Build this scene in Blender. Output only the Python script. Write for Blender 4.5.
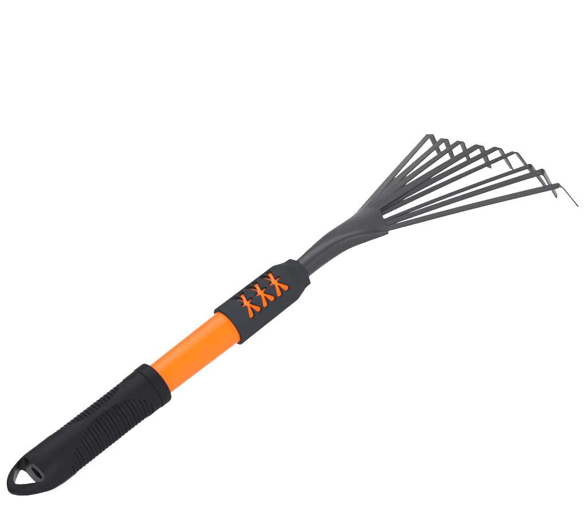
import bpy, bmesh, math, random
from mathutils import Vector, Matrix, noise
random.seed(4)
R = math.radians
K = 0.00073                    # metres per modelling unit (the rake is drawn in 0.73 mm units)
for o in list(bpy.data.objects):
    bpy.data.objects.remove(o)
S = bpy.context.scene
COL = S.collection

# ------------------------------------------------------------------ camera
PITCH = math.atan2(41.0, 578.5)            # the handle rises towards the head, resting on grip end and tine tips
REST = Vector((-150.0, 0.0, -23.4))        # where the grip touches the table (rake coordinates)
ROT = Matrix.Rotation(-PITCH, 3, 'Y')
def to_world(p):
    return ROT @ ((Vector(p) - REST) * K)
cx = ROT @ Vector((0.75410822, -0.50378796, -0.42132942))
cy = ROT @ Vector((0.58108339, 0.21286815, 0.78551209))
cz = ROT @ Vector((-0.30604392, -0.83718865, 0.45326844))
DIST = 30.0
look = to_world((0, 0, 0)) + (cx * 130.5 + cy * 115.5) * K
cam_d = bpy.data.cameras.new('camera')
cam = bpy.data.objects.new('camera', cam_d)
COL.objects.link(cam)
m = Matrix((cx, cy, cz)).transposed().to_4x4()
m.translation = look + cz * DIST
cam.matrix_world = m
cam_d.sensor_fit = 'HORIZONTAL'
cam_d.sensor_width = 36
cam_d.lens = 36 * DIST / (587 * K)
cam_d.clip_start = 0.1
cam_d.clip_end = 200
S.camera = cam

# ------------------------------------------------------------------ light: white product studio
wd = bpy.data.worlds.new('World')
S.world = wd
wd.use_nodes = True
bg = wd.node_tree.nodes['Background']
bg.inputs['Color'].default_value = (1.0, 1.0, 1.0, 1)
bg.inputs['Strength'].default_value = 0.62
def softbox(name, loc, target, size, power):
    l = bpy.data.lights.new(name, 'AREA')
    l.shape = 'SQUARE'; l.size = size; l.energy = power; l.color = (1, 0.99, 0.98)
    o = bpy.data.objects.new(name, l)
    COL.objects.link(o)
    o.location = loc
    o.rotation_euler = (Vector(target) - Vector(loc)).to_track_quat('-Z', 'Y').to_euler()
    return o
MID = Vector((0.22, 0.0, 0.02))
softbox('softbox', (0.35, 0.35, 2.1), MID, 2.2, 140)
softbox('softbox', (-0.5, -2.4, 0.6), MID, 1.5, 135)  # added low fill from the camera side, washes out shadow under the rake
S.view_settings.view_transform = 'Standard'
S.view_settings.look = 'None'
S.view_settings.gamma = 1
S.view_settings.exposure = 0.9
S.render.engine = 'CYCLES'

# ------------------------------------------------------------------ materials
def material(name, color, rough, spec=0.5, metal=0.0, bump=0.0, bscale=900, var=0.0, coat=0.0, vscale=60):
    mt = bpy.data.materials.new(name)
    mt.use_nodes = True
    nt = mt.node_tree; N = nt.nodes; L = nt.links
    b = N['Principled BSDF']
    b.inputs['Roughness'].default_value = rough
    b.inputs['Specular IOR Level'].default_value = spec
    b.inputs['Metallic'].default_value = metal
    b.inputs['Coat Weight'].default_value = coat
    b.inputs['Coat Roughness'].default_value = 0.15
    tc = N.new('ShaderNodeTexCoord')
    if var > 0:
        nz = N.new('ShaderNodeTexNoise'); nz.inputs['Scale'].default_value = vscale; nz.inputs['Detail'].default_value = 5
        L.new(tc.outputs['Object'], nz.inputs['Vector'])
        mx = N.new('ShaderNodeMix'); mx.data_type = 'RGBA'
        mx.inputs['A'].default_value = tuple(c * (1 - var) for c in color) + (1,)
        mx.inputs['B'].default_value = tuple(min(1, c * (1 + var)) for c in color) + (1,)
        L.new(nz.outputs['Fac'], mx.inputs['Factor'])
        L.new(mx.outputs['Result'], b.inputs['Base Color'])
        mr = N.new('ShaderNodeMapRange')
        mr.inputs['To Min'].default_value = rough - 0.06; mr.inputs['To Max'].default_value = rough + 0.06
        L.new(nz.outputs['Fac'], mr.inputs['Value']); L.new(mr.outputs['Result'], b.inputs['Roughness'])
    else:
        b.inputs['Base Color'].default_value = tuple(color) + (1,)
    if bump > 0:
        n2 = N.new('ShaderNodeTexNoise'); n2.inputs['Scale'].default_value = bscale; n2.inputs['Detail'].default_value = 3
        L.new(tc.outputs['Object'], n2.inputs['Vector'])
        bp = N.new('ShaderNodeBump'); bp.inputs['Strength'].default_value = bump; bp.inputs['Distance'].default_value = 0.0004
        L.new(n2.outputs['Fac'], bp.inputs['Height']); L.new(bp.outputs['Normal'], b.inputs['Normal'])
    return mt
M_GRIP = material('black_rubber', (0.0031, 0.0031, 0.0040), 0.42, spec=0.013, bump=0.12, bscale=1500, var=0.12)
M_SLEEVE = material('charcoal_foam', (0.0070, 0.0077, 0.0094), 0.75, spec=0.02, bump=0.3, bscale=1200, var=0.12)
M_TUBE = material('orange_paint', (0.29, 0.0355, 0.0003), 0.34, spec=0.055, bump=0.06, bscale=60, var=0.04, coat=0.0)
M_STEEL = material('grey_coated_steel', (0.0061, 0.0059, 0.0075), 0.42, spec=0.08, bump=0.22, bscale=1400, var=0.10)
M_WHITE = material('white_tabletop', (0.93, 0.93, 0.93), 0.8, spec=0.1)

# ------------------------------------------------------------------ helpers
def P(u, v, w):                 # rake coordinates: u along the handle, v to the right, w up -> object space in metres
    return Vector((u - REST.x, -v, w - REST.z)) * K

def finish(name, bm, mat, parent=None, angle=35):
    bmesh.ops.recalc_face_normals(bm, faces=bm.faces[:])
    me = bpy.data.meshes.new(name)
    bm.to_mesh(me); bm.free()
    me.materials.append(mat)
    for p in me.polygons: p.use_smooth = True
    me.set_sharp_from_angle(angle=R(angle))
    o = bpy.data.objects.new(name, me)
    COL.objects.link(o)
    o.parent = parent
    return o

def loft(bm, rings, cap0=True, cap1=True):
    vs = [[bm.verts.new(p) for p in r] for r in rings]
    n = len(rings[0])
    for a, b in zip(vs, vs[1:]):
        for i in range(n):
            j = (i + 1) % n
            bm.faces.new((a[i], a[j], b[j], b[i]))
    if cap0: bm.faces.new(vs[0][::-1])
    if cap1: bm.faces.new(vs[-1])
    return vs

def interp(tab, x):
    if x <= tab[0][0]: return tab[0][1]
    for (x0, y0), (x1, y1) in zip(tab, tab[1:]):
        if x <= x1:
            t = (x - x0) / (x1 - x0)
            return y0 + (y1 - y0) * t
    return tab[-1][1]

def smooth(tab, x):             # Catmull-Rom through a table
    if x <= tab[0][0]: return tab[0][1]
    if x >= tab[-1][0]: return tab[-1][1]
    for i in range(len(tab) - 1):
        x0, y0 = tab[i]; x1, y1 = tab[i + 1]
        if x <= x1:
            xm, ym = tab[i - 1] if i else (2 * x0 - x1, 2 * y0 - y1)
            xp, yp = tab[i + 2] if i + 2 < len(tab) else (2 * x1 - x0, 2 * y1 - y0)
            h = x1 - x0
            m0 = (y1 - ym) / (x1 - xm) * h; m1 = (yp - y0) / (xp - x0) * h
            t = (x - x0) / h
            return ((2*t**3 - 3*t*t + 1) * y0 + (t**3 - 2*t*t + t) * m0 + (-2*t**3 + 3*t*t) * y1 + (t**3 - t*t) * m1)
    return tab[-1][1]

def sstep(a, b, x):
    t = max(0, min(1, (x - a) / (b - a)))
    return t * t * (3 - 2 * t)

def boolean_cut(o, cutters):
    for c in cutters:
        md = o.modifiers.new('cut', 'BOOLEAN')
        md.operation = 'DIFFERENCE'; md.solver = 'EXACT'; md.object = c
    dg = bpy.context.evaluated_depsgraph_get()
    me = bpy.data.meshes.new_from_object(o.evaluated_get(dg))
    o.modifiers.clear()
    old = o.data; nm = old.name
    o.data = me
    bpy.data.meshes.remove(old); me.name = nm
    for c in cutters:
        d = c.data; bpy.data.objects.remove(c); bpy.data.meshes.remove(d)

# ------------------------------------------------------------------ the surface
bm = bmesh.new()
vs = [bm.verts.new((x, y, 0)) for x, y in ((-40, -40), (40, -40), (40, 40), (-40, 40))]
bm.faces.new(vs)
table = finish('tabletop', bm, M_WHITE)
table['kind'] = 'structure'

# ------------------------------------------------------------------ the rake
rake = bpy.data.objects.new('hand_rake', None)
rake.empty_display_size = 0.05
COL.objects.link(rake)
rake.rotation_euler = ROT.to_euler()
rake['label'] = 'hand rake with black ribbed grip, orange tube and nine fanned grey tines on white tabletop'
rake['category'] = 'hand rake'

# --- black grip: ribbed panels either side of a smooth strip, flattened into a hanging loop
ROLL = R(31)
def gp(u, x, y):                # grip frame: y out of the smooth strip, x across it
    return P(u, math.cos(ROLL) * x + math.sin(ROLL) * y, -math.sin(ROLL) * x + math.cos(ROLL) * y)
HE = [(-201.3, 0.4), (-200.6, 3.0), (-199, 5.8), (-196, 10.0), (-189, 15.6), (-178, 20.2), (-163, 23.6), (-150, 23.9), (-135, 23.3), (-60, 22.6), (-20, 22.8), (-8, 22.8)]
HN = [(-201.3, 0.4), (-200.6, 2.8), (-199, 4.2), (-196, 5.2), (-189, 7.0), (-178, 10.8), (-163, 18.2), (-150, 21.4), (-135, 22.8), (-60, 22.6), (-20, 22.8), (-8, 22.8)]
CN = [(-201, 1.5), (-178, 0.6), (-160, 0.0), (-145, 0), (-8, 0)]
CX = [(-201, -3.0), (-185, -2.6), (-165, -1.0), (-150, 0), (-8, 0)]
BOUND = [(-142, 110), (-140, 88), (-134, 56), (-125, 39), (-114, 28), (-103, 15.5), (-94, 9.5), (-85, 8), (-72, 8.5), (-60, 12.5), (-50, 20), (-41, 36), (-35, 56), (-31.5, 80), (-30, 110)]
PITCH_RIB = 4.35
def grip_rings():
    us = [-201.3, -201.0, -200.6, -200, -199]
    u = -198.2
    while u < -146: us.append(u); u += 1.2
    u = -145.0
    while u < -26: us.append(u); u += 0.42
    us += [-25, -24, -22.6, -21.6, -21.1, -20.7, -20.3, -19.8, -19.2, -17, -14, -11, -9.6, -8.8, -8.3, -8.1, -8.1, -8.3]
    n = 300
    rings = []
    for k, u in enumerate(us):
        he, hn, cn = smooth(HE, u), smooth(HN, u), interp(CN, u)
        ring = []
        # collar with a groove behind it
        add = 0.0
        add += 0.55 * sstep(-20.6, -20.2, u)
        add -= 0.55 * math.exp(-((u + 20.9) / 0.45) ** 2)
        if u > -10.2:
            t = min(1, (u + 10.2) / 2.1); add -= 1.0 * (1 - math.sqrt(max(0, 1 - t * t * 0.95)))
        if k == len(us) - 1: add = -4.6
        if k == len(us) - 2: add = -1.6
        ex = 2.0 + 0.7 * sstep(-155, -185, u) if u < -155 else 2.0
        for i in range(n):
            th = 2 * math.pi * i / n
            c, s = math.cos(th), math.sin(th)
            deg = abs(math.degrees(math.atan2(s, c)))       # 0 = the smooth strip
            rad = 0.0
            if -143 < u < -29:
                b = smooth(BOUND, u)
                dmin = min(deg - b, 180 - b - deg) * 0.40    # distance into the panel, units
                du = min(u + 141.5, -30.5 - u)
                dd = min(dmin, du * 1.4)
                inside = sstep(-0.1, 1.2, dd)
                ph = (u / PITCH_RIB) % 1.0
                ridge = abs(math.cos(math.pi * ph)) ** 0.45
                rad += inside * (-0.35 - 1.7 * (1 - ridge))
                rad += 0.28 * math.exp(-((dd + 0.7) / 0.6) ** 2)
            px = math.copysign(abs(s) ** (2 / ex), s) * (he + add + rad) + interp(CX, u)
            py = math.copysign(abs(c) ** (2 / ex), c) * (hn + add + rad) + cn
            ring.append(gp(u, px, py))
        rings.append(ring)
    return rings
bm = bmesh.new()
loft(bm, grip_rings())
grip = finish('grip', bm, M_GRIP, rake, 50)
# hole of the hanging loop
def prism(pts, y0, y1):
    bm = bmesh.new()
    loft(bm, [[gp(u - (4.5 if u > -170 else 2.0), x * 0.88 - 1.4, y0) for u, x in pts], [gp(u, x, y1) for u, x in pts]])
    return finish('cutter', bm, M_GRIP, rake)
half = [(-167.6, 16.0), (-168.6, 17.2), (-170.5, 17.4), (-173.5, 16.4), (-178, 13.4), (-183, 9.6), (-187.5, 5.6), (-189.6, 3.1), (-190.6, 1.2)]
pts = [(u, x) for u, x in half] + [(u, -x) for u, x in reversed(half)]
pts = [(-166.4, -14.5), (-166.4, 14.5)] + pts
c1 = prism([((u + 166) * 1.05 - 165.2, x * 1.09 - 1.2 - 2.0 * (-166 - u) / 25) for u, x in pts], -40, 40)
bm = bmesh.new()
slot = lambda u, k=1.0: [gp(u, 1.5 + k * 8.2 * math.cos(t), 4.5 + k * 5.4 * math.sin(t)) for t in [2 * math.pi * i / 40 for i in range(40)]]
loft(bm, [slot(-175), slot(-160), slot(-157, 0.8)])
c2 = finish('cutter', bm, M_GRIP, rake)
bpy.context.view_layer.update()
boolean_cut(grip, [c1, c2])
bm = bmesh.new(); bm.from_mesh(grip.data)
es = []
for e in bm.edges:              # soften the rims of the loop hole
    if len(e.link_faces) == 2 and e.calc_face_angle(0) > R(50):
        mu = (e.verts[0].co.x + e.verts[1].co.x) / 2 / K + REST.x
        if mu < -158: es.append(e)
bmesh.ops.remove_doubles(bm, verts=bm.verts[:], dist=1e-6)
bm.to_mesh(grip.data); bm.free()
for p in grip.data.polygons: p.use_smooth = True
grip.data.set_sharp_from_angle(angle=R(42))

# --- orange tube
def lathe(bm, prof, n=128, cap0=True, cap1=True, cv=0, cw=0):
    rings = [[P(u, cv + r * math.cos(2 * math.pi * i / n), cw + r * math.sin(2 * math.pi * i / n)) for i in range(n)] for u, r in prof]
    return loft(bm, rings, cap0, cap1)
bm = bmesh.new()
lathe(bm, [(-24, 17.4), (-6, 17.5), (40, 17.9), (86, 18.4), (92, 18.3), (97, 17.9), (162, 17.9), (166, 12)])
tube = finish('orange_tube', bm, M_TUBE, rake)

# --- charcoal sleeve with three cut-out figures over the orange tube
def seg_dist(px, py, ax, ay, bx, by, ra, rb):
    dx, dy = bx - ax, by - ay
    t = max(0, min(1, ((px - ax) * dx + (py - ay) * dy) / (dx * dx + dy * dy)))
    return math.hypot(px - ax - t * dx, py - ay - t * dy) - (ra + (rb - ra) * t)
FIG = []
for cu in (111.0, 129.4, 147.8):
    cs = 8.3
    FIG.append((cu, cs, [
        (0.2, -1.5, -4.0, -14.2, 1.1, 2.9), (0.8, -1.5, 5.8, -13.6, 1.1, 2.9),
        (0.2, 1.5, -4.4, 16.5, 1.2, 2.3), (0.8, 1.5, 4.2, 16.5, 1.3, 2.3),
        (-4.8, 0.4, 5.8, 0.6, 1.8, 1.7), (0.3, -1.4, 0.3, 1.4, 2.6, 2.5)]))
def cut_sdf(u, s):
    d = 9.0
    for cu, cs, segs in FIG:
        if abs(u - cu) > 10 or abs(s - cs) > 20: continue
        for ax, ay, bx, by, ra, rb in segs:
            d = min(d, seg_dist(u - cu, s - cs, ax, ay, bx, by, ra, rb))
    return d
# angle measured from the side facing the photographer (q) towards the top (p)
Q = (0.882, 0.471); PP = (-0.471, 0.882)
def sp(u, r, th):
    c, s = math.cos(th), math.sin(th)
    return P(u, r * (Q[0] * c + PP[0] * s), r * (Q[1] * c + PP[1] * s))
us = [86.2, 86.0, 86.1, 86.5, 87.2, 88.2, 90, 93, 96]
u = 97.5
while u < 160: us.append(u); u += 0.3
us += [160.3, 161, 162, 163, 164, 165.5, 167, 169, 171, 173, 174.2, 174.9, 175.3, 176, 178, 180, 181.6, 182.5, 182.9, 183.0]
ths = []
t = -180.0
while t < 180 - 1e-6:
    ths.append(R(t)); t += 0.8 if -30 < t < 82 else 3.0
SR = [(86, 22.3), (97, 22.1), (130, 21.7), (160.3, 21.3), (162, 21.2), (164, 20.7), (167, 19.6), (173, 17.0), (175, 16.2), (178, 16.0), (181.6, 15.8), (182.5, 15.4), (182.9, 14.8), (183, 13.6)]
bm = bmesh.new()
rings = []
for k, u in enumerate(us):
    base = interp(SR, u)
    if k == 0: base = 18.2
    if k == 1: base = 21.3
    if k == 2: base = 21.9
    ring = []
    f = sstep(163.5, 175, u)
    for th in ths:
        r = base
        # eight flats moulded into the nose of the sleeve
        seg = R(60)
        a = (th + R(22)) % seg - seg / 2
        poly = math.cos(seg / 2 * 0.93) / math.cos(a)
        r *= (1 - f) + f * (0.05 + poly * 0.99)
        if 97 < u < 161:
            d = cut_sdf(u, base * th) if -0.6 < th < 1.45 else 9
            r = 16.8 + (r - 16.8) * sstep(-0.32, 0.32, d) + 0.0
            if 0.3 < d < 1.1: r -= 0.28 * (1.1 - d) / 0.8
        ring.append(sp(u, r, th))
    rings.append(ring)
loft(bm, rings)
sleeve = finish('sleeve', bm, M_SLEEVE, rake, 32)

# --- grey steel neck: round socket flattening into a wide mouth that clamps the tines
CU = [(168, 0.0), (180, 0.4), (205, 1.6), (230, 0.9), (255, -3.2), (275, -6.4), (290, -8.2)]
CV = [(168, 0.0), (200, 0.0), (230, -1.0), (255, -2.0), (275, -6.0), (290, -9.5)]
NV = [(168, 10.4), (180, 10.6), (205, 12.4), (230, 15.8), (255, 22.8), (275, 30.5), (290, 37.5)]
NW = [(168, 10.4), (180, 10.4), (205, 10.6), (230, 10.0), (255, 8.2), (275, 5.7), (290, 3.6)]
bm = bmesh.new()
n = 96
def neck_ring(u, inset=0.0, du=0.0):
    ring = []
    hv, hw, cv, cw = smooth(NV, u) - inset, smooth(NW, u) - inset, smooth(CV, u), smooth(CU, u)
    ex = 2.0 + 2.0 * sstep(185, 280, u)
    for i in range(n):
        th = 2 * math.pi * i / n
        c, s = math.cos(th), math.sin(th)
        x = math.copysign(abs(c) ** (2 / ex), c) * hv
        y = math.copysign(abs(s) ** (2 / ex), s) * hw
        y *= 1 - 0.4 * sstep(245, 290, u) * (1 - sstep(-25, 5, x))
        arch = -(2.4 if x > 0 else 1.6) * sstep(215, 285, u) * (x / 33.0) ** 2       # the mouth is crowned
        slant = ((-0.42 if x > 0 else -0.30) * x + 0.45 * y) * sstep(235, 290, u)
        ring.append(P(u + du + slant, cv + x, cw + y + arch))
    return ring
rings = [neck_ring(168 + 122 * i / 60) for i in range(61)]
rings += [neck_ring(290, 0.4, 0.35), neck_ring(290, 1.4, 0.3), neck_ring(289.6, 1.6), neck_ring(275, 1.8), neck_ring(262, 2.2)]
loft(bm, rings)
neck = finish('neck', bm, M_STEEL, rake, 40)

# --- nine flat tines, each bent down at its end
TINES = [  # root (u, v, w), bend (u, v, w), tip (u, v, w), width, twist at the tip in degrees
    ((276, -28.5, -5.2), (419.6, -125.4, -35.0), (418.4, -124.6, -60.5), 8.6, -18),
    ((272, -25.0, -3.8), (418.6, -91.6, -30.8), (416.0, -90.6, -54.5), 10.2, -14),
    ((272, -22.5, -3.4), (421.8, -62.7, -28.6), (419.6, -62.2, -53.0), 9.8, -8),
    ((272, -17.5, -2.8), (425.5, -29.7, -27.5), (423.5, -29.5, -54.6), 12.0, 0),
    ((270, -17.0, -3.6), (431.8, -2.9, -28.0), (433.8, -2.7, -56.2), 10.6, 8),
    ((270, -11.0, -5.4), (435.6, 24.1, -29.3), (440.4, 25.1, -58.7), 7.4, 20),
    ((270, 3.5, -6.4), (426.6, 66.3, -29.4), (431.0, 68.0, -59.8), 7.6, -24),
    ((270, 10.5, -7.2), (428.3, 86.0, -32.6), (429.4, 86.4, -64.2), 10.4, -16),
    ((272, 21.0, -8.4), (423.4, 125.4, -35.7), (428.4, 128.8, -64.0), 10.6, 22),
]
TH = 1.5
for i, (r0, b0, t0, wd_, tw) in enumerate(TINES):
    r0, b0, t0 = Vector(r0), Vector(b0), Vector(t0)
    d = (b0 - r0).normalized()
    leg = (t0 - b0).normalized()
    rr = 3.2
    c = b0 - (leg - d) * (rr / 4)
    pts = []
    st = c - d * rr
    wob = random.uniform(-0.5, 0.5)
    for k in range(15):
        t = k / 15
        q = r0.lerp(st, t); q.z += (wob + 0.9) * math.sin(math.pi * t)
        pts.append(q)
    for k in range(9):
        t = k / 8
        q = st * (1 - t) ** 2 + c * 2 * t * (1 - t) + (c + leg * rr) * t * t
        pts.append(q)
    e0 = c + leg * rr
    for k in range(1, 6): pts.append(e0.lerp(t0, k / 5))
    side0 = d.cross(Vector((0, 0, 1))).normalized()          # to the right, since u x w = -v; fixed below
    bm = bmesh.new(); rings = []
    N_ = len(pts)
    for k, q in enumerate(pts):
        tg = (pts[min(k + 1, N_ - 1)] - pts[max(k - 1, 0)]).normalized()
        frac = k / (N_ - 1)
        # crown: the outer tines lean outwards a little
        lat = Vector((-d.y, d.x, 0)).normalized()
        lean = R(1.5 * (i - 4)) * -1
        lat = (lat * math.cos(lean) + Vector((0, 0, 1)) * math.sin(lean))
        lat = (lat - tg * lat.dot(tg)).normalized()
        ang = R(tw) * sstep(0.45, 0.74, frac)
        nrm = tg.cross(lat)
        lat, nrm = lat * math.cos(ang) + nrm * math.sin(ang), nrm * math.cos(ang) - lat * math.sin(ang)
        w_ = wd_ * (1.62 - 0.68 * min(1, frac * 1.7) * (0.86 if i == 0 else 1) if i < 4 else 1.28 - 0.36 * min(1, frac * 1.6) if i == 4 else (1.45 - 0.5 * min(1, frac * 1.6) if i == 5 else 0.8 + 0.18 * min(1, frac * 1.7)))
        if frac > 0.8: w_ *= 1 - 0.22 * (frac - 0.8) / 0.2
        if k == N_ - 1: w_ *= 0.8
        h, z, bv = w_ / 2, TH / 2, 0.35
        sec = [(h - bv, z), (h, z - bv), (h, -z + bv), (h - bv, -z), (-h + bv, -z), (-h, -z + bv), (-h, z - bv), (-h + bv, z)]
        rings.append([P(*(q + lat * a + nrm * b)) for a, b in sec])
    loft(bm, rings)
    finish('tine', bm, M_STEEL, rake, 30)
